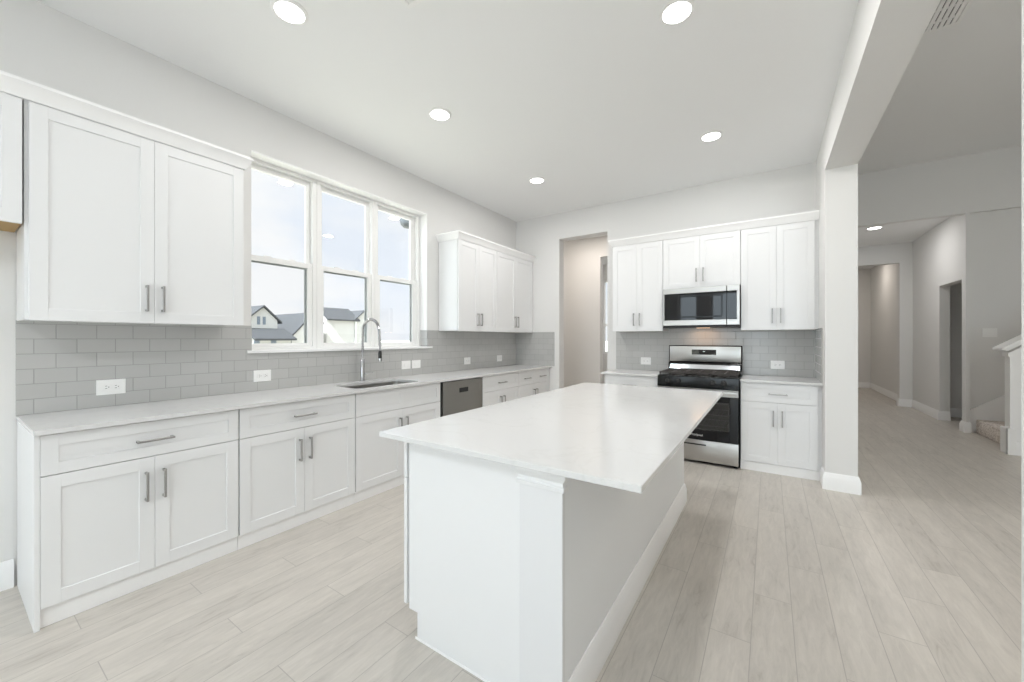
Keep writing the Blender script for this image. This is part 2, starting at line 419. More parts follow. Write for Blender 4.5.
# ------------------------------------------------------------------ baseboards and trim
BB = [(0.0005, 0), (0.019, 0), (0.019, 0.105), (0.014, 0.118), (0.011, 0.136), (0.005, 0.147), (0.0005, 0.147)]
def base(name, *paths):
    mb = MB()
    for p in paths: mb.sweep(p, BB)
    struct(name, mb, M['trim'])
base('baseboard_left', [(0, YB), (0, 0.245)])
base('baseboard_column', [(XR, 4.568), (XR, YP), (XC, YP), (XC, 10.5)])
base('baseboard_right', [(XC, YB+0.02), (XC, 1.1815), (XR, 1.1815), (XR, YB+0.02)])
base('baseboard_hall', [(5.645, 13.95), (5.645, 10.66)], [(5.505, 10.66), (5.505, 10.52), (5.69, 10.52), (5.69, 9.118), (5.81, 9.118)],
     [(5.81, 8.232), (5.69, 8.232), (5.69, YH), (5.725, YH), (5.725, 8.13)])
base('baseboard_far_end', [(XC, 13.95), (5.64, 13.95)])
base('baseboard_pantry', [(-0.18, 6.80), (0.80, 6.80), (0.80, 6.92)])
base('baseboard_closet', [(5.83, 9.6), (7.3, 9.6)])

# ------------------------------------------------------------------ windows
def window_unit(name, y0, y1, glass0, glass1, label):
    """double-hung unit in the left wall; y0..y1 outer frame, glass0..glass1 upper daylight"""
    z0, z1 = WZ0+0.004, WZ1-0.002
    fr = MB()
    x0, x1 = -0.195, -0.112
    fr.box(x0, x1, y0, y0+0.036, z0, z1, 0.002); fr.box(x0, x1, y1-0.036, y1, z0, z1, 0.002)
    fr.box(x0, x1, y0+0.036, y1-0.036, z1-0.036, z1, 0.002); fr.box(x0, x1, y0+0.036, y1-0.036, z0, z0+0.028, 0.002)
    root = struct(name, fr, M['vinyl'], label=label)
    def sash(nm, xa, xb, za, zb, st, rail_b, rail_t, ga, gb):
        s = MB(); a, b = y0+0.037, y1-0.037
        s.box(xa, xb, a, ga, za, zb, 0.002); s.box(xa, xb, gb, b, za, zb, 0.002)
        s.box(xa, xb, ga, gb, za, za+rail_b, 0.002); s.box(xa, xb, ga, gb, zb-rail_t, zb, 0.002)
        so = part(nm, s, M['vinyl'], root)
        xm = (xa+xb)/2
        part('pane', MB().box(xm-0.002, xm+0.002, ga-0.005, gb+0.005, za+rail_b-0.005, zb-rail_t+0.005), M['glass'], so, 'clear glass pane')
        return so
    sash('upper_sash', -0.185, -0.158, 1.985, z1-0.037, 0, 0.03, 0.042, glass0, glass1)
    lo = sash('lower_sash', -0.150, -0.121, z0+0.029, 2.012, 0, 0.030, 0.044, glass0-0.004, glass1-0.004)
    sc = MB(); g0, g1 = glass0-0.004, glass1-0.004
    zt, zb = 2.012-0.044, z0+0.029+0.030
    xa, xb = -0.149, -0.141
    sc.box(xa, xb, g1-0.020, g1, zb, zt); sc.box(xa, xb, g0, g1-0.02, zt-0.014, zt)
    part('screen_edge', sc, M['greyvinyl'], root, 'grey screen edge')
    for f in (0.3, 0.72):
        y = glass0+(glass1-glass0)*f
        part('sash_lock', MB().box(-0.150, -0.128, y-0.03, y+0.03, 2.0125, 2.024, 0.004, 2), M['vinyl'], root)
    return root
window_unit('window_1', 1.347, 1.979, 1.424, 1.904, 'white double-hung window nearest the wall cabinets with gabled house outside')
window_unit('window_2', 1.981, 2.611, 2.056, 2.535, 'middle white double-hung window behind the faucet')
window_unit('window_3', 2.613, 3.246, 2.689, 3.145, 'white double-hung window farthest from the near wall cabinets')
# window stool, inner casing lining of the recess
mb = MB(); mb.box(-0.111, -0.0005, WY0+0.001, WY1-TT-0.001, WZ0+0.0005, WZ0+0.010)
mb.box(0.0085, 0.026, 1.355, 3.327, WZ0-0.012, WZ0+0.010, 0.003); mb.box(-0.0005, 0.0085, WY0+0.001, WY1-TT-0.001, WZ0-0.001, WZ0+0.010)
struct('trim_1', mb, M['trim'], label='white window stool under the three windows')
mb = MB(); mb.box(-0.111, -0.001, WY1-0.012, WY1-0.0008, 1.43, WZ1-0.001); mb.box(-0.111, -0.001, WY0, WY1-0.012, WZ1-0.012, WZ1-0.0008)
struct('trim_2', mb, M['trim'], label='white lining of the window recess')
CAS = [(0.0008, 0), (0.010, 0), (0.010, 0.02), (0.0008, 0.02)]
# simple fixed windows of the rear wall and pantry (seen only in reflections or as a sliver)
def fixed_window(name, axis_y, x0, x1, z0, z1, cols, meeting=None):
    ya, yb = axis_y
    fr = MB()
    fr.box(x0+0.001, x0+0.06, ya, yb, z0+0.001, z1-0.001); fr.box(x1-0.06, x1-0.001, ya, yb, z0+0.001, z1-0.001)
    fr.box(x0+0.06, x1-0.06, ya, yb, z0+0.001, z0+0.06); fr.box(x0+0.06, x1-0.06, ya, yb, z1-0.06, z1-0.001)
    for k in range(1, cols):
        x = x0+(x1-x0)*k/cols; fr.box(x-0.05, x+0.05, ya, yb, z0+0.06, z1-0.06)
    if meeting: fr.box(x0+0.06, x1-0.06, ya, yb, meeting-0.025, meeting+0.025)
    w = struct(name, fr, M['vinyl'])
    ym = (ya+yb)/2
    part('pane', MB().box(x0+0.055, x1-0.055, ym-0.002, ym+0.002, z0+0.055, z1-0.055), M['glass'], w)
fixed_window('window_4', (YB-0.16, YB-0.09), 0.92, 1.50, 0.5, 2.78, 1)
fixed_window('window_7', (YB-0.16, YB-0.09), 1.86, 3.50, 0.1, 2.78, 2)
fixed_window('window_5', (YB-0.16, YB-0.09), 4.8, 7.8, 0.3, 2.9, 4, 1.6)
fixed_window('window_6', (9.56, 9.63), -0.19, 0.55, 0.935, 2.82, 1, 1.675)
portal((-0.21, 2.3, 2.02), (1, 0, 0), 1.95, 1.65)
portal((1.21, YB-0.21, 1.64), (0, 1, 0), 0.6, 2.3)
portal((2.68, YB-0.21, 1.44), (0, 1, 0), 1.65, 2.7)
portal((6.3, YB-0.21, 1.6), (0, 1, 0), 3.0, 2.6)
portal((0.18, 9.71, 1.88), (0, -1, 0), 0.8, 1.9)

# ------------------------------------------------------------------ cabinet fronts
class Face:
    """a local frame for a cabinet front: u runs along the front, v up, n outward from the front plane"""
    def __init__(s, kind, plane): s.k, s.p = kind, plane
    def box(s, mb, u0, u1, v0, v1, n0, n1, bev=0.0):
        if s.k == 'x+': mb.box(s.p+n0, s.p+n1, u0, u1, v0, v1, bev)
        elif s.k == 'x-': mb.box(s.p-n0, s.p-n1, u0, u1, v0, v1, bev)
        else: mb.box(u0, u1, s.p-n0, s.p-n1, v0, v1, bev)
def shaker(F, u0, u1, v0, v1, fw=0.062, panels=1):
    """five-piece front: flat frame with recessed panel(s); 20 mm thick, outer face at n = 0"""
    mb = MB(); T = 0.020; R = 0.0065
    F.box(mb, u0, u0+fw, v0, v1, -T, 0, 0.0012); F.box(mb, u1-fw, u1, v0, v1, -T, 0, 0.0012)
    F.box(mb, u0+fw-0.001, u1-fw+0.001, v0, v0+fw, -T, -0.0001, 0.0010); F.box(mb, u0+fw-0.001, u1-fw+0.001, v1-fw, v1, -T, -0.0001, 0.0010)
    F.box(mb, u0+fw-0.004, u1-fw+0.004, v0+fw-0.004, v1-fw+0.004, -T+0.002, -R)
    for k in range(1, panels):
        c = u0+(u1-u0)*k/panels; F.box(mb, c-fw*0.6, c+fw*0.6, v0+fw-0.001, v1-fw+0.001, -T, -0.0001)
    return mb
def pull(F, u, v, horiz, L=0.155, off=0.0):
    mb = MB(); a, b = -L/2, L/2
    if horiz:
        F.box(mb, u+a, u+b, v-0.0055, v+0.0055, 0.024, 0.034, 0.0015)
        for e in (a+0.002, b-0.014): F.box(mb, u+e, u+e+0.012, v-0.0055, v+0.0055, 0.0, 0.026, 0.001)
    else:
        F.box(mb, u-0.0055, u+0.0055, v+a, v+b, 0.024, 0.034, 0.0015)
        for e in (a+0.002, b-0.014): F.box(mb, u-0.0055, u+0.0055, v+e, v+e+0.012, 0.0, 0.026, 0.001)
    return mb
G = 0.0007
def door_pair(F, root, u0, u1, v0, v1, pv):
    c = (u0+u1)/2
    for a, b, pu in ((u0, c-G, c-0.036), (c+G, u1, c+0.036)):
        d = part('door', shaker(F, a, b, v0, v1), M['cab'], root)
        part('pull', pull(F, pu, pv, False), M['nickel'], d, 'brushed nickel bar pull')
def drawer(F, root, u0, u1, v0, v1, pv=None):
    d = part('drawer', shaker(F, u0, u1, v0, v1, 0.055), M['cab'], root)
    part('pull', pull(F, (u0+u1)/2, pv or (v0+v1)/2, True), M['nickel'], d, 'brushed nickel bar pull')

# ------------------------------------------------------------------ base cabinets
FL = Face('x+', 0.62)
DZ0, DZ1, RZ0, RZ1 = 0.094, 0.695, 0.699, 0.885
def base_left(y0, y1, label, drawers, sink=False, body=None):
    b0, b1 = body or (y0-0.003, y1+0.003)
    r = thing('base_cabinet', (0.3, (y0+y1)/2, 0), label, 'cabinet', 'base cabinets along the window wall')
    mb = MB()
    if sink:
        mb.box(0.012, 0.588, b0, b1, 0.0, 0.62); mb.box(0.575, 0.598, b0, b1, 0.62, CB-0.0005); mb.box(0.588, 0.598, b0, b1, 0.088, 0.62)
        mb.box(0.012, 0.585, b0, b0+0.018, 0.62, CB-0.0005); mb.box(0.012, 0.585, b1-0.018, b1, 0.62, CB-0.0005)
    else: mb.box(0.012, 0.598, b0, b1, 0.0885, CB-0.0005); mb.box(0.012, 0.588, b0, b1, 0, 0.0885)
    part('cabinet_box', mb, M['cab'], r)
    part('toe_board', MB().box(0.5885, 0.600, b0, b1, 0, 0.088, 0.001), M['trim'], r)
    door_pair(FL, r, y0, y1, DZ0, DZ1, 0.545)
    if sink: part('false_front', shaker(FL, y0, y1, RZ0, RZ1, 0.05, 2), M['cab'], r)
    else:
        n = drawers; w = (y1-y0)/n
        for k in range(n): drawer(FL, r, y0+w*k+(G if k else 0), y0+w*(k+1)-(G if k < n-1 else 0), RZ0, RZ1, 0.787)
    return r
c1 = base_left(0.275, 1.063, 'white base cabinet at the open end of the window wall run', 1, body=(0.2742, 1.0655))
mb = MB(); mb.box(0.012, 0.6195, 0.256, 0.2738, 0, CB-0.0005, 0.001)
part('end_panel', mb, M['cab'], c1)
base_left(1.071, 1.880, 'white base cabinet second from the open end, left of sink cabinet', 1)
base_left(1.888, 2.842, 'white sink base cabinet with twin panelled false front beside the dishwasher', 1, sink=True)
base_left(3.536, 4.303, 'white single-drawer base cabinet right of the dishwasher', 1)
base_left(4.311, 5.150, 'white corner base cabinet with two small drawers by the doorway', 2, body=(4.308, 5.192))

FB = Face('y-', D-0.62)
def base_back(x0, x1, label, b0, b1):
    r = thing('base_cabinet', ((x0+x1)/2, D-0.3, 0), label, 'cabinet', 'base cabinets beside the range')
    part('cabinet_box', MB().box(b0, b1, D-0.598, D-0.012, 0, CB-0.0005), M['cab'], r)
    part('toe_board', MB().box(b0, b1, D-0.607, D-0.5985, 0, 0.088, 0.001), M['trim'], r)
    door_pair(FB, r, x0, x1, DZ0, DZ1, 0.545)
    drawer(FB, r, x0, x1, RZ0, RZ1, 0.782)
base_back(3.139, 3.757, 'white base cabinet between the range and the wall column', 3.134, XR-0.002)
base_back(1.700, 2.322, 'white base cabinet left of the range, behind the island', 1.697, 2.326)

# ------------------------------------------------------------------ countertops
def rounded_rect(x0, x1, y0, y1, r, k=6):
    pts = []
    for cx, cy, a0 in ((x1-r, y1-r, 0), (x0+r, y1-r, 90), (x0+r, y0+r, 180), (x1-r, y0+r, 270)):
        for i in range(k+1):
            a = math.radians(a0+90*i/k); pts.append((cx+r*math.cos(a), cy+r*math.sin(a)))
    return pts
SX0, SX1, SY0, SY1 = 0.185, 0.560, 1.945, 2.640
def top_with_hole(x0, x1, y0, y1, hole, z0, z1):
    mb = MB(); bm = mb.bm
    hx = [p[0] for p in hole]; hy = [p[1] for p in hole]; cx, cy = (min(hx)+max(hx))/2, (min(hy)+max(hy))/2
    a0, a1, b0, b1 = min(hx), max(hx), min(hy), max(hy)
    # outer ring: project each hole vertex to a rectangle around it
    M_ = 0.03
    rx0, rx1, ry0, ry1 = a0-M_, a1+M_, b0-M_, b1+M_
    n = len(hole); k = n//4
    outer = []
    for i, (x, y) in enumerate(hole):
        q = i//k; j = i % k; h = (k-1)/2
        if q == 0: p = (rx1, y+M_*min(1, j/h)) if j < h else ((x+M_*min(1, (k-1-j)/h), ry1) if j > h else (rx1, ry1))
        elif q == 1: p = (x-M_*min(1, j/h), ry1) if j < h else ((rx0, y+M_*min(1, (k-1-j)/h)) if j > h else (rx0, ry1))
        elif q == 2: p = (rx0, y-M_*min(1, j/h)) if j < h else ((x-M_*min(1, (k-1-j)/h), ry0) if j > h else (rx0, ry0))
        else: p = (x+M_*min(1, j/h), ry0) if j < h else ((rx1, y-M_*min(1, (k-1-j)/h)) if j > h else (rx1, ry0))
        outer.append(p)
    I = {z: [bm.verts.new((x, y, z)) for x, y in hole] for z in (z0, z1)}
    O = {z: [bm.verts.new((x, y, z)) for x, y in outer] for z in (z0, z1)}
    for i in range(n):
        j = (i+1) % n
        bm.faces.new([I[z1][i], O[z1][i], O[z1][j], I[z1][j]]); bm.faces.new([I[z0][j], O[z0][j], O[z0][i], I[z0][i]])
        bm.faces.new([I[z0][i], I[z1][i], I[z1][j], I[z0][j]])
    mb.box(x0, x1, y0, ry0, z0, z1); mb.box(x0, x1, ry1, y1, z0, z1); mb.box(x0, rx0, ry0, ry1, z0, z1); mb.box(rx1, x1, ry0, ry1, z0, z1)
    return mb
hole = rounded_rect(SX0, SX1, SY0, SY1, 0.06, 6)
mb = top_with_hole(0.001, 0.648, 0.2535, D-0.001, hole, CB, CT)
solo('countertop', mb, M['quartz'], 'long white quartz countertop under the window, with sink cut-out', 'countertop', loc=(0.3, 2.7, CB))
solo('countertop', MB().box(3.131, XR-0.001, 4.546, D-0.001, CB, CT, 0.0015), M['quartz'], 'short white countertop right of the range', 'countertop', loc=(3.45, 4.87, CB))
solo('countertop', MB().box(1.660, 2.329, 4.546, D-0.001, CB, CT, 0.0015), M['quartz'], 'short white countertop left of the range, by the doorway', 'countertop', loc=(2, 4.87, CB))

# ------------------------------------------------------------------ sink and faucet
sk = thing('sink', ((SX0+SX1)/2, (SY0+SY1)/2, 0.66), 'undermount stainless steel sink in the window countertop', 'sink')
mb = MB(); bm = mb.bm; rings = []
for z, ins, rr in ((CB-0.001, -0.012, 0.072), (CB-0.001, 0.0, 0.060), (0.70, 0.004, 0.056), (0.68, 0.03, 0.05)):
    rings.append([bm.verts.new((x, y, z)) for x, y in rounded_rect(SX0+ins, SX1-ins, SY0+ins, SY1-ins, rr, 6)])
for a, b in zip(rings, rings[1:]):
    for i in range(len(a)): bm.faces.new([a[i], a[(i+1) % len(a)], b[(i+1) % len(a)], b[i]])
bm.faces.new(rings[-1])
part('basin', mb, M['steel'], sk)
part('drain', MB().lathe(((SX0+SX1)/2, (SY0+SY1)/2, 0.6805), [(0.045, 0), (0.045, 0.003), (0.03, 0.002)], 'z', 20), M['chrome'], sk)

fa = thing('faucet', (0.10, 2.314, CT), 'tall chrome spring-neck pull-down faucet behind the sink', 'faucet')
part('base', MB().lathe((0.10, 2.314, CT), [(0.028, 0.0003), (0.028, 0.008), (0.020, 0.014), (0.020, 0.02)], 'z', 24), M['chrome'], fa)
part('body', MB().lathe((0.10, 2.314, CT), [(0.019, 0.02), (0.019, 0.215), (0.013, 0.225)], 'z', 24), M['chrome'], fa)
arc = [(0.10, 2.314, CT+0.225), (0.10, 2.314, 1.30)]
for i in range(1, 25):
    a = math.pi*(1-i/24); arc.append((0.10+0.127+0.127*math.cos(a), 2.314, 1.385+0.125*math.sin(a)))
arc[1:1] = [(0.10, 2.314, 1.2)]
arc += [(0.358, 2.314, 1.33), (0.362, 2.314, 1.26), (0.364, 2.314, 1.215)]
part('inner_hose', MB().tube(arc, 0.0085, 10), M['chrome'], fa)
# spring coil around the hose
def coil(path, r, turns_per_m, wire):
    pts = [Vector(p) for p in path]; L = [0]
    for a, b in zip(pts, pts[1:]): L.append(L[-1]+(b-a).length)
    out = []; n = int(L[-1]*turns_per_m*9)
    for i in range(n+1):
        s = L[-1]*i/n; j = max(k for k in range(len(L)) if L[k] <= s+1e-9); j = min(j, len(pts)-2)
        f = (s-L[j])/(L[j+1]-L[j]); p = pts[j].lerp(pts[j+1], f); d = (pts[j+1]-pts[j]).normalized()
        e1 = Vector((0, 1, 0)); e2 = d.cross(e1).normalized(); th = 2*math.pi*s*turns_per_m
        out.append(p+(e1*math.cos(th)+e2*math.sin(th))*r)
    return MB().tube(out, wire, 5)
part('spring', coil(arc[1:-1], 0.0125, 105, 0.0026), M['chrome'], fa)
part('spray_head', MB().lathe((0.364, 2.314, 1.115), [(0.016, 0.0), (0.018, 0.01), (0.017, 0.03)], 'z', 20), M['chrome'], fa)
part('spray_grip', MB().lathe((0.364, 2.314, 1.145), [(0.0165, 0.0), (0.0165, 0.045), (0.012, 0.07)], 'z', 20), M['blackmatte'], fa, 'black spray grip')
part('lever', MB().tube([(0.10, 2.333, 0.985), (0.10, 2.37, 0.987), (0.10, 2.44, 0.995)], [0.009, 0.0055, 0.0045], 10), M['chrome'], fa)

# ------------------------------------------------------------------ dishwasher
dw = thing('dishwasher', (0.3, 3.19, 0), 'dark stainless dishwasher in the base cabinets right of the sink', 'dishwasher')
part('tub', MB().box(0.02, 0.585, 2.856, 3.524, 0.09, CB-0.006), M['blackmatte'], dw)
pd = part('door', MB().box(0.586, 0.622, 2.884, 3.524, 0.11, 0.880, 0.004, 2), M['darksteel'], dw)
mb = MB(); mb.box(0.6221, 0.6235, 2.955, 3.46, 0.742, 0.835, 0.0005)
part('control_strip', mb, M['darksteel'], pd)
mb = MB(); mb.box(0.6236, 0.628, 3.125, 3.268, 0.752, 0.800, 0.002)
part('pocket_handle', mb, M['blackmatte'], pd, 'black pocket handle')
part('gap_strip', MB().box(0.586, 0.612, 2.848, 2.880, 0.09, 0.884), M['blackmatte'], dw)  # black strip standing in for the dark gap left of the door
part('toe_kick', MB().box(0.55, 0.60, 2.856, 3.524, 0.0, 0.105), M['blackmatte'], dw)

# ------------------------------------------------------------------ upper cabinets
UZ0, UZ1 = 1.420, 2.505
FU = Face('x+', 0.33)
def upper_left(y0, y1, label, z0=UZ0, b=None, raw=False):
    b0, b1 = b or (y0-0.002, y1+0.002)
    r = thing('wall_cabinet', (0.16, (y0+y1)/2, z0), label, 'cabinet', 'wall cabinets on the window wall')
    part('cabinet_box', MB().box(0.009 if z0 < 1.6 else 0.001, 0.309, b0, b1, z0 + (0.02 if raw else 0.004), UZ1+0.02), M['cab'], r)
    if raw: part('bottom_panel', MB().box(0.001, 0.309, b0, b1-0.002, z0+0.006, z0+0.0198), M['rawwood'], r, 'unfinished wood underside')
    if raw:
        c = (y0+y1)/2
        for a, bb, pu in ((y0, c-G, c-0.036), (c+G, y1, c+0.036)):
            d = part('door', shaker(FU, a, bb, z0, UZ1), M['cab'], r); part('pull', pull(FU, pu, z0+0.145, False), M['nickel'], d, 'brushed nickel bar pull')
    else: door_pair(FU, r, y0, y1, z0, UZ1, z0+0.145)
upper_left(0.268, 1.206, 'large white wall cabinet left of the window, over the counter end', b=(0.254, 1.209))
upper_left(-0.70, 0.247, 'shorter white wall cabinet with raw wood underside at left picture edge', z0=1.893, b=(-0.702, 0.249), raw=True)
upper_left(3.450, 4.212, 'white wall cabinet next to the window right side', b=(3.443, 4.2135))
upper_left(4.218, 5.150, 'white wall cabinet in the far corner by the doorway', b=(4.2145, 5.192))

FUB = Face('y-', D-0.33)
def upper_back(x0, x1, label, z0, b0, b1):
    r = thing('wall_cabinet', ((x0+x1)/2, D-0.16, z0), label, 'cabinet', 'wall cabinets above the range wall')
    part('cabinet_box', MB().box(b0, b1, D-0.309, D-0.009, z0+0.004, UZ1+0.02), M['cab'], r)
    door_pair(FUB, r, x0, x1, z0, UZ1, z0+0.145)
upper_back(1.701, 2.314, 'tall white wall cabinet left of the microwave', UZ0, 1.697, 2.3165)
upper_back(2.321, 3.117, 'short white wall cabinet directly above the microwave', 1.912, 2.3175, 3.1205)
upper_back(3.124, 3.757, 'tall white wall cabinet right of the microwave, against the column', UZ0, 3.1215, XR-0.002)

CR = [(0.0005, UZ1+0.003), (0.006, UZ1+0.003), (0.010, UZ1+0.014), (0.036, UZ1+0.066), (0.040, UZ1+0.070), (0.040, UZ1+0.086), (0.0005, UZ1+0.086)]
solo('crown_molding', MB().sweep([(0.331, -0.70), (0.331, 1.212), (0.001, 1.212)], CR), M['trim'], 'white crown molding over the cabinets left of the window', 'molding', 'cabinet crown moldings', (0.33, 0.3, UZ1))
solo('crown_molding', MB().sweep([(0.001, 3.440), (0.331, 3.440), (0.331, D-0.001)], CR), M['trim'], 'white crown molding over the corner cabinets right of the window', 'molding', 'cabinet crown moldings', (0.33, 4.3, UZ1))
solo('crown_molding', MB().sweep([(1.694, D-0.001), (1.694, D-0.331), (XR-0.001, D-0.331)], CR), M['trim'], 'white crown molding over the cabinets above the range', 'molding', 'cabinet crown moldings', (2.7, 4.86, UZ1))

# ------------------------------------------------------------------ microwave
mw = thing('microwave', (2.73, 4.99, 1.46), 'stainless over-the-range microwave with dark glass door', 'microwave')
MX0, MX1, MY = 2.334, 3.116, 4.794
part('case', MB().box(MX0, MX1, MY+0.03, D-0.01, 1.468, 1.908), M['blackmatte'], mw)
mb = MB(); XS = 2.990
mb.box(MX0, XS, MY, MY+0.029, 1.847, 1.908, 0.003); mb.box(MX0, XS, MY, MY+0.029, 1.478, 1.540, 0.003); mb.box(MX0, MX0+0.014, MY, MY+0.029, 1.540, 1.847)
md = part('door', mb, M['steel'], mw)
part('door_glass', MB().box(MX0+0.014, XS, MY+0.004, MY+0.028, 1.540, 1.847), M['blackglass'], md, 'dark glass window')
mb = MB(); mb.box(2.36, 2.955, MY+0.0025, MY+0.0038, 1.565, 1.585); mb.box(2.36, 2.955, MY+0.0025, MY+0.0038, 1.80, 1.82)
mb.box(2.36, 2.378, MY+0.0025, MY+0.0038, 1.585, 1.80); mb.box(2.937, 2.955, MY+0.0025, MY+0.0038, 1.585, 1.80)
part('window_border', mb, M['black'], md)
mb = MB(); mb.box(XS+0.006, MX1, MY, MY+0.029, 1.847, 1.908, 0.003); mb.box(XS+0.006, MX1, MY, MY+0.029, 1.478, 1.540, 0.003); mb.box(MX1-0.028, MX1, MY, MY+0.029, 1.540, 1.847, 0.002)
mc = part('control_panel', mb, M['steel'], mw)
part('control_glass', MB().box(XS+0.006, MX1-0.028, MY+0.002, MY+0.028, 1.540, 1.847), M['blackglass'], mc, 'black glass touch panel')
part('vent_bottom', MB().box(MX0, MX1, MY+0.006, D-0.02, 1.455, 1.4675), M['blackmatte'], mw)
part('task_light', MB().box(2.66, 2.80, 5.02, 5.08, 1.4525, 1.4549), M['warmlens'], mw, 'warm glowing cooktop light')
ld = bpy.data.lights.new('cooktop_lamp', 'AREA'); ld.shape = 'RECTANGLE'; ld.size = 0.26; ld.size_y = 0.06; ld.energy = 0.38; ld.color = (1.0, 0.6, 0.35)
lo = bpy.data.objects.new('cooktop_lamp', ld); COL.objects.link(lo); lo.parent = mw; lo.location = (0.0, 0.06, -0.012)

# ------------------------------------------------------------------ range
RX0, RX1, RY = 2.336, 3.124, 4.514
rg = thing('range', (2.73, 4.84, 0), 'freestanding black and stainless gas range below the microwave', 'range')
mb = MB()   # body shell around an oven cavity
mb.box(RX0, RX0+0.09, RY+0.045, D-0.03, 0.05, 0.905); mb.box(RX1-0.09, RX1, RY+0.045, D-0.03, 0.05, 0.905)
mb.box(RX0+0.09, RX1-0.09, D-0.2, D-0.03, 0.05, 0.905); mb.box(RX0+0.09, RX1-0.09, RY+0.045, D-0.2, 0.05, 0.27); mb.box(RX0+0.09, RX1-0.09, RY+0.045, D-0.2, 0.76, 0.905)
part('body', mb, M['black'], rg)
mb = MB(); a, b, y0, y1, z0, z1 = RX0+0.092, RX1-0.092, RY+0.05, D-0.202, 0.272, 0.758
mb.box(a, a+0.004, y0, y1, z0, z1); mb.box(b-0.004, b, y0, y1, z0, z1); mb.box(a+0.004, b-0.004, y1-0.004, y1, z0, z1)
mb.box(a+0.004, b-0.004, y0, y1-0.004, z0, z0+0.004); mb.box(a+0.004, b-0.004, y0, y1-0.004, z1-0.004, z1)
part('oven_cavity', mb, M['cavity'], rg)
for z in (0.40, 0.52, 0.64):
    mb = MB()
    for k in range(13):
        x = a+0.02+(b-a-0.04)*k/12; mb.tube([(x, y0+0.03, z), (x, y1-0.03, z)], 0.0028, 6)
    mb.tube([(a+0.012, y0+0.03, z), (b-0.012, y0+0.03, z)], 0.005, 8); mb.tube([(a+0.012, y1-0.03, z), (b-0.012, y1-0.03, z)], 0.005, 8)
    part('oven_rack', mb, M['nickel'], rg)
# oven door
mb = MB(); dz0, dz1 = 0.256, 0.725
WX0, WX1, WZa, WZb = RX0+0.085, RX1-0.085, 0.365, 0.665
mb.box(RX0+0.004, WX0, RY, RY+0.04, dz0, dz1, 0.002); mb.box(WX1, RX1-0.004, RY, RY+0.04, dz0, dz1, 0.002)
mb.box(WX0, WX1, RY+0.0002, RY+0.04, dz0, WZa); mb.box(WX0, WX1, RY+0.0002, RY+0.04, WZb, dz1)
od = part('oven_door', mb, M['blackglass'], rg)
part('oven_window', MB().box(WX0, WX1, RY+0.003, RY+0.008, WZa, WZb), M['ovenglass'], od, 'tinted oven window showing the racks')
part('door_trim', MB().box(RX0+0.004, RX1-0.004, RY, RY+0.04, 0.7265, 0.800, 0.003), M['steel'], od, 'stainless top band')
mb = MB(); mb.box(RX0+0.02, RX1-0.012, RY-0.052, RY-0.036, 0.752, 0.788, 0.005, 2)
for x in (RX0+0.06, RX1-0.06): mb.tube([(x, RY-0.040, 0.770), (x, RY+0.002, 0.770)], 0.009, 10)
part('oven_handle', mb, M['steel'], od, 'stainless bar handle')
tx = bpy.data.curves.new('brand_badge', 'FONT'); tx.body = 'Whirlpool'; tx.size = 0.030; tx.extrude = 0.0006; tx.align_x = 'LEFT'
tx.materials.append(M['letter'])
tmp = bpy.data.objects.new('lettering', tx); COL.objects.link(tmp)
tme = bpy.data.meshes.new_from_object(tmp.evaluated_get(bpy.context.evaluated_depsgraph_get()))
bpy.data.objects.remove(tmp)
to = bpy.data.objects.new('brand_badge', tme); COL.objects.link(to); to.parent = od; to['label'] = 'silver lettering'
to.location = Vector((2.668, RY-0.0012, 0.297)) - origin_of(rg); to.rotation_euler = (math.pi/2, 0, 0)
# drawer
mb = MB(); mb.box(RX0+0.004, RX1-0.004, RY+0.003, RY+0.044, 0.030, 0.253, 0.004, 2)
wd = part('storage_drawer', mb, M['steel'], rg, 'stainless storage drawer')
part('drawer_grip', MB().box(2.55, 2.825, RY+0.0005, RY+0.0028, 0.197, 0.212, 0.0005), M['blackmatte'], wd, 'dark recessed grip')
part('base', MB().box(RX0+0.006, RX1-0.006, RY+0.046, D-0.06, 0.025, 0.0495), M['black'], rg)
for x in (RX0+0.05, RX1-0.03):
    for y in (RY+0.05, D-0.1): part('foot', MB().lathe((x, y, 0), [(0.02, 0.0), (0.02, 0.008), (0.012, 0.012), (0.012, 0.0248)], 'z', 14), M['blackmatte'], rg)
# front control panel, cooktop
mb = MB(); mb.prism([(RY-0.004, 0.806), (RY+0.044, 0.806), (RY+0.044, 0.908), (RY+0.004, 0.914)], 'x', RX0, RX1)
cp = part('control_panel', mb, M['black'], rg)
for x in (2.445, 2.555, 2.885, 2.990):
    k = part('knob', MB().lathe((x, RY+0.002, 0.868), [(0.027, 0.0), (0.025, -0.010), (0.019, -0.012), (0.017, -0.034), (0.012, -0.036)], 'y', 22), M['blackmatte'], rg)
    part('knob_ring', MB().lathe((x, RY+0.002, 0.868), [(0.029, 0.002), (0.029, -0.003), (0.0275, -0.003)], 'y', 22), M['black'], k)
mb = MB(); mb.box(RX0-0.004, RX1+0.004, RY+0.012, D-0.13, 0.909, 0.922, 0.004, 2)
part('cooktop', mb, M['black'], rg)
for x, y, r in ((2.49, 4.70, 0.05), (2.49, 4.93, 0.042), (2.73, 4.81, 0.05), (2.97, 4.70, 0.055), (2.97, 4.93, 0.042)):
    part('burner', MB().lathe((x, y, 0.9222), [(r, 0), (r, 0.010), (r*0.75, 0.012), (r*0.75, 0.018), (r*0.6, 0.020)], 'z', 24), M['iron'], rg)
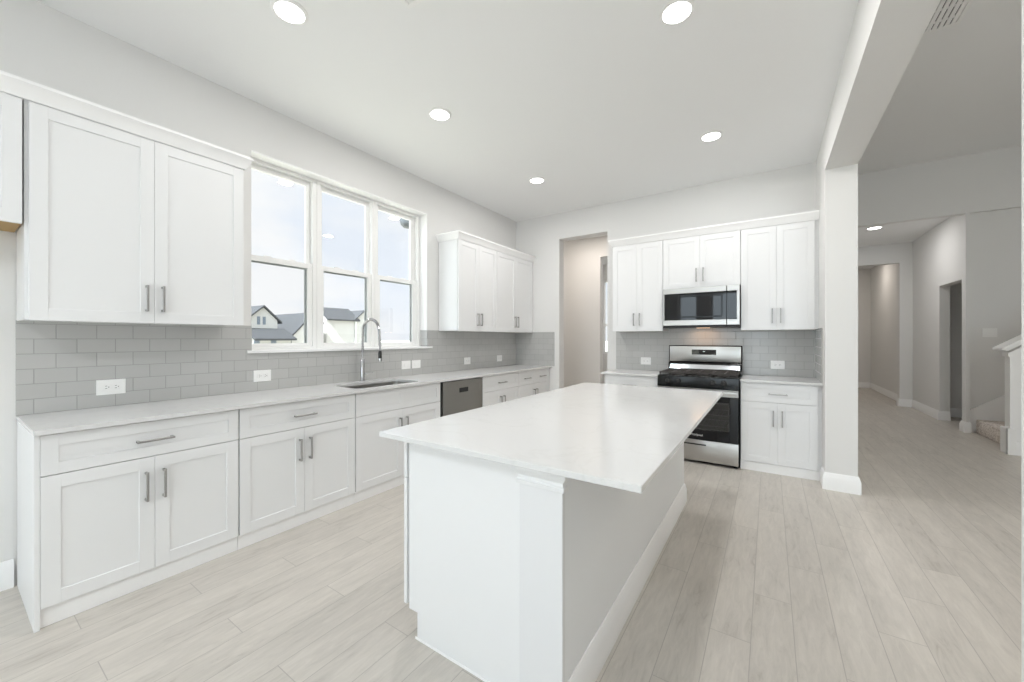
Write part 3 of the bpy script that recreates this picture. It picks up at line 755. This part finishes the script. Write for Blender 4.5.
for x0, x1 in ((RX0+0.012, 2.597), (2.601, 2.861), (2.865, RX1-0.012)):
    mb = MB(); ya, yb = RY+0.035, D-0.155; zt = 0.960
    def bar(xa, xb, yc, yd): mb.box(xa, xb, yc, yd, zt-0.016, zt, 0.002)
    bar(x0, x1, ya, ya+0.014); bar(x0, x1, yb-0.014, yb); bar(x0, x0+0.014, ya, yb); bar(x1-0.014, x1, ya, yb)
    for k in range(1, 5):
        y = ya+(yb-ya)*k/5; bar(x0, x1, y-0.006, y+0.006)
    xm = (x0+x1)/2; bar(xm-0.006, xm+0.006, ya, yb)
    for x in (x0, x1-0.014):
        for y in (ya, yb-0.014): mb.box(x, x+0.014, y, y+0.014, 0.9222, zt)
    part('grate', mb, M['iron'], rg)
# backguard
mb = MB(); mb.prism([(D-0.128, 0.905), (D-0.016, 0.905), (D-0.016, 1.04), (D-0.10, 1.04), (D-0.108, 1.02)], 'x', RX0, RX1)
part('backguard_base', mb, M['black'], rg)
mb = MB(); mb.prism([(D-0.124, 0.968), (D-0.112, 1.018), (D-0.118, 1.018), (D-0.128, 0.968)], 'x', RX0+0.02, RX1-0.02)
part('backguard_strip', mb, M['chrome'], rg, 'polished strip under the clock panel')
mb = MB(); mb.box(RX0-0.003, RX1, D-0.082, D-0.016, 1.0405, 1.245, 0.008, 3)
bgd = part('backguard', mb, M['black'], rg)
part('backguard_panel', MB().box(RX0+0.008, RX1-0.012, D-0.086, D-0.0815, 1.052, 1.236, 0.004, 2), M['steel'], bgd, 'stainless clock panel')
part('display', MB().box(2.597, 2.861, D-0.0885, D-0.0862, 1.135, 1.196, 0.001), M['blackglass'], bgd, 'black clock display')
mb = MB()
mb.box(2.718, 2.742, D-0.0889, D-0.0886, 1.172, 1.176)
part('display_mark', mb, M['display'], bgd)

# ------------------------------------------------------------------ island
isl = thing('kitchen_island', (2.42, 2.29, 0), 'white kitchen island base with grey side wall in the middle of the kitchen', 'island')
mb = MB(); mb.box(2.034, 2.672, 1.212, 3.38, 0.118, CB-0.0005); mb.box(2.086, 2.672, 1.212, 3.38, 0, 0.118)
part('cabinet_box', mb, M['cab'], isl)
mb = MB(); mb.prism([(2.033, 0.118), (2.085, 0.118), (2.085, 0.0), (2.632, 0.0), (2.632, CB-0.0005), (2.033, CB-0.0005)], 'y', 1.190, 1.2115)
part('end_panel', mb, M['cab'], isl)
mb = MB(); mb.box(2.075, 2.618, 1.1865, 1.1895, 0.0, 0.012, 0.001)
part('shoe_strip', mb, M['trim'], isl)
part('end_panel', MB().box(2.033, 2.672, 3.3805, 3.40, 0.0, CB-0.0005), M['cab'], isl)
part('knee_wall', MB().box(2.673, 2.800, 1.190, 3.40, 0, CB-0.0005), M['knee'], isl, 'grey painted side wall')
pi = part('pilaster', MB().box(2.633, 2.804, 1.168, 1.1895, 0, CB-0.0005, 0.0015), M['pilaster'], isl)
CAP = [(0.0003, 0.815), (0.008, 0.815), (0.010, 0.830), (0.004, 0.834), (0.004, 0.846), (0.014, 0.858), (0.019, 0.868), (0.019, 0.889), (0.0003, 0.889)]
part('capital', MB().sweep([(2.633, 1.190), (2.633, 1.168), (2.804, 1.168), (2.804, 1.190)], CAP), M['cab'], pi)
part('baseboard', MB().sweep([(2.800, 1.195), (2.800, 3.40), (2.40, 3.40)], BB), M['trim'], isl)
FI = Face('x-', 1.990)
w = (3.395-1.196)/3
for k in range(3):
    u0, u1 = 1.196+w*k, 1.196+w*(k+1)-0.004
    mid = (u0+u1)/2
    d = part('drawer', shaker(FI, u0, u1, RZ0, RZ1, 0.055), M['cab'], isl); part('pull', pull(FI, mid, 0.787, True), M['nickel'], d, 'brushed nickel bar pull')
    for a, b, pu in ((u0, mid-G, mid-0.036), (mid+G, u1, mid+0.036)):
        d = part('door', shaker(FI, a, b, 0.125, DZ1), M['cab'], isl); part('pull', pull(FI, pu, 0.56, False), M['nickel'], d, 'brushed nickel bar pull')
part('face_frame', MB().box(2.0105, 2.0335, 1.225, 3.39, 0.12, CB-0.0005), M['cab'], isl)
solo('island_countertop', MB().box(1.931, 3.080, 1.106, 3.425, CB, CT, 0.002), M['quartz'], 'large white quartz countertop overhanging the kitchen island', 'countertop', loc=(2.5, 2.26, CB))

# ------------------------------------------------------------------ outlets and switches
def outlet(kind, c, label, group, w=0.128, h=0.092, rockers=0):
    F = {'left': Face('x+', TT), 'back': Face('y-', D-TT), 'stair': Face('y-', 8.16)}[kind]
    u, v = c
    loc = {'left': (TT, u, v), 'back': (u, D-TT, v), 'stair': (u, 8.16, v)}[kind]
    r = thing('wall_switch' if rockers else 'wall_outlet', loc, label, 'switch' if rockers else 'outlet', group)
    mb = MB(); F.box(mb, u-w/2, u+w/2, v-h/2, v+h/2, 0.0003, 0.006, 0.002); part('cover_plate', mb, M['plate'], r)
    if rockers:
        for k in range(rockers):
            x = u+(k-(rockers-1)/2)*(w/(rockers+0.3)); mb = MB()
            if kind == 'stair': F.box(mb, x-0.013, x+0.013, v-0.03, v+0.03, 0.0061, 0.010, 0.002)
            else: F.box(mb, x-0.03, x+0.03, v-0.016, v+0.016, 0.0061, 0.009, 0.002)
            part('rocker', mb, M['plate'], r)
    else:
        for e in (-0.021, 0.021):
            mb = MB(); F.box(mb, u+e-0.0165, u+e+0.0165, v-0.017, v+0.017, 0.0061, 0.0085, 0.003); so = part('socket', mb, M['plate'], r)
            mb = MB()
            for q in (-0.007, 0.007): F.box(mb, u+e-0.006, u+e+0.003, v+q-0.0013, v+q+0.0013, 0.0086, 0.009)
            F.box(mb, u+e+0.007, u+e+0.0115, v-0.0022, v+0.0022, 0.0086, 0.009)
            part('slot', mb, M['slot'], so, 'dark plug slots')
GO = 'wall outlets on the backsplash'
outlet('left', (0.613, 1.032), 'white outlet on tile under the large cabinet near counter end', GO)
outlet('left', (1.464, 1.032), 'white outlet on tile below the near window, left of faucet', GO)
outlet('left', (2.930, 1.035), 'left of two white switch plates right of the faucet', 'switches right of the faucet', rockers=1)
outlet('left', (3.080, 1.035), 'right of two white switch plates right of the faucet', 'switches right of the faucet', rockers=1)
outlet('left', (3.980, 1.030), 'white outlet on tile above counter right of the dishwasher', GO)
outlet('left', (4.720, 1.033), 'white outlet on tile nearest the far corner', GO)
outlet('back', (2.033, 1.035), 'white outlet on tile left of the range', GO)
outlet('back', (3.455, 1.038), 'white outlet on tile right of the range', GO)
outlet('stair', (5.932, 1.410), 'white wide switch plate on the wall above the stairs', None, 0.135, 0.122, 3)

# ------------------------------------------------------------------ recessed lights, with added fill lights
def recessed(x, y, z, watts, label, r=0.078, color=(1.0, 0.98, 0.965)):
    t = thing('recessed_light', (x, y, z), label, 'light', 'recessed ceiling lights')
    part('trim_ring', MB().lathe((x, y, z), [(r*1.22, -0.0005), (r*1.22, -0.004), (r*1.02, -0.010), (r*0.98, -0.010), (r*0.98, -0.0005)], 'z', 36), M['plate'], t)
    part('lens', MB().lathe((x, y, z), [(r*0.97, -0.001), (r*0.97, -0.009), (r*0.9, -0.0105)], 'z', 36), M['lens'], t, 'glowing white lens')
    d = bpy.data.lights.new('lamp', 'AREA'); d.shape = 'DISK'; d.size = r*1.9; d.energy = watts; d.color = color
    o = bpy.data.objects.new('lamp', d); COL.objects.link(o); o.parent = t; o.location = (0, 0, -0.013)
recessed(1.098, 1.135, H, CAN_W*0.4, 'recessed ceiling light nearest the large left wall cabinets')
recessed(1.094, 2.349, H, CAN_W, 'recessed ceiling light in front of the window, middle of left row')
recessed(1.096, 3.961, H, CAN_W, 'recessed ceiling light nearest the far corner cabinets')
recessed(2.939, 2.362, H, CAN_W, 'recessed ceiling light at top of picture above the island')
recessed(2.934, 3.991, H, CAN_W, 'recessed ceiling light in front of the range')
recessed(1.1, -1.6, H, NOOK_W*0.65, 'unseen fill light added behind camera on window side', color=(0.88, 0.945, 1.0))  # this and the next are added to brighten the kitchen, out of view
recessed(2.9, -1.6, H, NOOK_W*1.45, 'unseen fill light added behind camera on open side', color=(0.88, 0.945, 1.0))
for lx, ly, ll in ((5.4, 3.2, 'unseen fill light added on living room ceiling nearest the opening'), (7.6, 3.2, 'unseen fill light added on living room ceiling nearest the stairs'),
                   (5.4, -0.6, 'unseen fill light added on living room ceiling at rear near kitchen'), (7.6, -0.6, 'unseen fill light added on living room ceiling in rear outer corner')):
    recessed(lx, ly, HL, LIVING_W, ll, color=(1.0, 0.965, 0.90))  # added out of view to light the island side and right floor
recessed(4.858, 8.829, H, HALL_W, 'recessed ceiling light in the hall beyond the column', r=0.09)
recessed(5.0, 12.3, H, HALL_W*0.7, 'recessed ceiling light in the far room past the hall', color=(1, 0.9, 0.8))
recessed(0.75, 6.05, H, PANTRY_W, 'recessed ceiling light inside the pantry passage', color=(1, 0.90, 0.81))
recessed(1.5, 8.3, H, PANTRY_W*1.5, 'unseen fill light added in the room past the pantry passage')  # added to lift the dark room seen through the second opening

# ------------------------------------------------------------------ ceiling vents
def register(x0, x1, y0, y1, z, label, bars, cross, m, loc):
    t = thing('ceiling_vent', loc, label, 'vent')
    mb = MB(); w = 0.028; za, zb = z-0.012, z-0.0005
    mb.box(x0, x1, y0, y0+w, za, zb, 0.002); mb.box(x0, x1, y1-w, y1, za, zb, 0.002); mb.box(x0, x0+w, y0+w, y1-w, za, zb, 0.002); mb.box(x1-w, x1, y0+w, y1-w, za, zb, 0.002)
    part('frame', mb, m, t)
    part('backing', MB().box(x0+w, x1-w, y0+w, y1-w, z-0.0018, z-0.0005), M['blackmatte'], t, 'dark opening')
    mb = MB()
    for k in range(bars):
        x = x0+w+(x1-x0-2*w)*(k+0.5)/bars; hw = (x1-x0-2*w)/bars*0.39
        mb.box(x-hw, x+hw, y0+w, y1-w, za+0.001, z-0.0022)
    for c in cross: mb.box(x0+w, x1-w, c-0.008, c+0.008, za+0.002, z-0.0020)
    part('louvers', mb, m, t)
register(4.37, 4.678, 4.02, 4.672, HL, 'white slotted air vent on living room ceiling beside the beam', 7, (4.25, 4.40, 4.55), M['plate'], (4.55, 4.35, HL))
register(1.685, 1.985, 1.20, 1.50, H, 'white square air vent at top edge of the kitchen ceiling', 6, (), M['plate'], (1.83, 1.35, H))

# ------------------------------------------------------------------ stairs and half wall
st = MB(); RH, TD = 0.193, 0.265
for k in range(7):
    st.box(5.795+TD*k, 5.795+TD*(k+1)+0.02, 6.975, 8.13, 0, RH*(k+1)-0.0005, 0.012, 2)
struct('stairs', st, M['carpet'], label='carpeted stairs rising right behind the half wall')
# sloped skirt on the far wall
mb = MB(); sl = RH/TD
mb.prism([(5.727, 0), (7.6, 0), (7.6, 0.31+sl*1.873), (5.727, 0.31)], 'y', 8.131, 8.1595)
struct('trim_3', mb, M['trim'], label='white sloped stair skirt board')
mb = MB(); mb.prism([(5.675, 0), (7.5, 0), (7.5, 1.17+sl*1.825), (5.675, 1.17)], 'y', 6.85, 6.97)
struct('wall_half', mb, M['trim'], label='white half wall beside the stairs')
mb = MB()
z0 = 1.172
for y0, y1, dz, t, ex in ((6.79, 7.03, 0.045, 0.026, 0.075), (6.815, 7.005, 0.018, 0.03, 0.045), (6.832, 6.988, 0.0, 0.02, 0.03)):
    a = 5.675-ex; mb.prism([(a, z0+dz+sl*(a-5.675)+0.03), (7.5, z0+dz+sl*1.825+0.03), (7.5, z0+dz+t+sl*1.825+0.03), (a, z0+dz+t+sl*(a-5.675)+0.03)], 'y', y0, y1)
mb.box(5.66, 5.69, 6.84, 6.98, 1.12, 1.168)
struct('trim_4', mb, M['trim'], label='white sloped cap on the half wall')
mb = MB(); mb.box(5.648, 5.688, 6.825, 6.995, 0, 0.30, 0.004, 1); mb.box(5.648, 5.715, 6.82, 6.8495, 0, 0.30, 0.003)
struct('trim_5', mb, M['trim'], label='white plinth block at foot of the half wall')
base('baseboard_half', [(5.716, 6.85), (7.4, 6.85)])

# ------------------------------------------------------------------ outside
struct('ground', MB().box(-400, -0.3, -300, 400, -1.75, -1.6), M['ground'])
def gable_roof_x(mb, xa, xb, y0, y1, ze, yr, zr, t=0.16, oh=0.3, zq=None):
    """roof with ridge along x"""
    s0 = (zr-ze)/(yr-y0); zq = ze if zq is None else zq; s1 = (zr-zq)/(y1-yr)
    mb.prism([(y0-oh, ze-s0*oh), (yr, zr), (yr, zr+t), (y0-oh, ze-s0*oh+t)], 'x', xa, xb+oh)
    mb.prism([(yr, zr), (y1+oh, zq-s1*oh), (y1+oh, zq-s1*oh+t), (yr, zr+t)], 'x', xa, xb+oh)
h = thing('house', (-28, 14, -1.6), 'cream gabled house with grey roof outside the near window', 'house', 'houses outside the window')
mb = MB(); mb.prism([(13.85, -1.6), (16.1, -1.6), (16.1, 2.45), (15.4, 3.1), (13.85, 1.45)], 'x', -34, -24.2)
part('wall', mb, M['siding'], h)
mb = MB(); gable_roof_x(mb, -34, -24.2, 13.85, 16.1, 1.45, 15.4, 3.1, 0.14, 0.08, 2.45); part('roof', mb, M['roof'], h)
mb = MB(); mb.prism([(11.2, -1.6), (13.1, -1.6), (13.1, 2.55), (12.2, 3.42), (11.2, 2.55)], 'x', -31, -24.6)
up = part('gable_block', mb, M['siding'], h)
mb = MB(); gable_roof_x(mb, -31, -24.6, 11.2, 13.1, 2.55, 12.2, 3.42, 0.12, 0.22); part('gable_roof', mb, M['roof'], up)
for y in (11.93, 12.27): part('window', MB().box(-24.6, -24.57, y-0.09, y+0.09, 2.25, 2.78), M['extglass'], up)
mb = MB(); mb.prism([(-24.6, 2.0), (-24.6, 1.9), (-22.9, 1.2), (-22.9, 1.32)], 'y', 11.0, 13.55); part('porch_roof', mb, M['roof'], h)
part('porch_wall', MB().box(-24.3, -23.6, 11.1, 13.5, -1.6, 1.45), M['siding'], h)
for y in (11.4, 12.4): part('window', MB().box(-23.6, -23.57, y-0.16, y+0.16, 0.7, 1.2), M['extglass'], h)
h = thing('house', (-28, 18, -1.6), 'pale house with long grey roof outside the middle window', 'house', 'houses outside the window')
part('wall', MB().prism([(-27.7, -1.6), (-25, -1.6), (-25, 2.84), (-26.35, 3.66), (-27.7, 2.84)], 'y', 16.85, 19.25), M['siding'], h)
mb = MB(); mb.prism([(-24.7, 2.72), (-24.7, 2.84), (-26.35, 3.83), (-28.0, 2.84), (-28.0, 2.72), (-26.35, 3.69)], 'y', 16.8, 19.6); part('roof', mb, M['roof'], h)
mb = MB(); mb.prism([(19.26, -1.6), (21.0, -1.6), (21.0, 2.9), (20.1, 3.6), (19.26, 2.9)], 'x', -30, -24.9); gb = part('gable_block', mb, M['siding'], h)
mb = MB(); gable_roof_x(mb, -30, -24.9, 19.26, 21.0, 2.9, 20.1, 3.6, 0.1, 0.16); part('gable_roof', mb, M['roof'], gb)
part('downspout', MB().box(-24.9, -24.84, 19.3, 19.36, -1.6, 2.8), M['trim'], h)
part('wall_lamp', MB().box(-24.9, -24.8, 19.9, 20.06, 1.5, 2.3), M['lampdark'], h)
# dome fixture under the eave outside the window
fx = thing('outdoor_light', (-0.45, 3.36, 2.80), 'dark grey dome fixture outside top corner of the far window', 'light')
part('dome', MB().lathe((-0.45, 3.36, 2.80), [(0.095, 0.04), (0.095, 0.0), (0.085, -0.03), (0.055, -0.06), (0.02, -0.07)], 'z', 24), M['lampdark'], fx)
part('bracket', MB().box(-0.47, -0.201, 3.34, 3.38, 2.84, 2.86), M['lampdark'], fx)
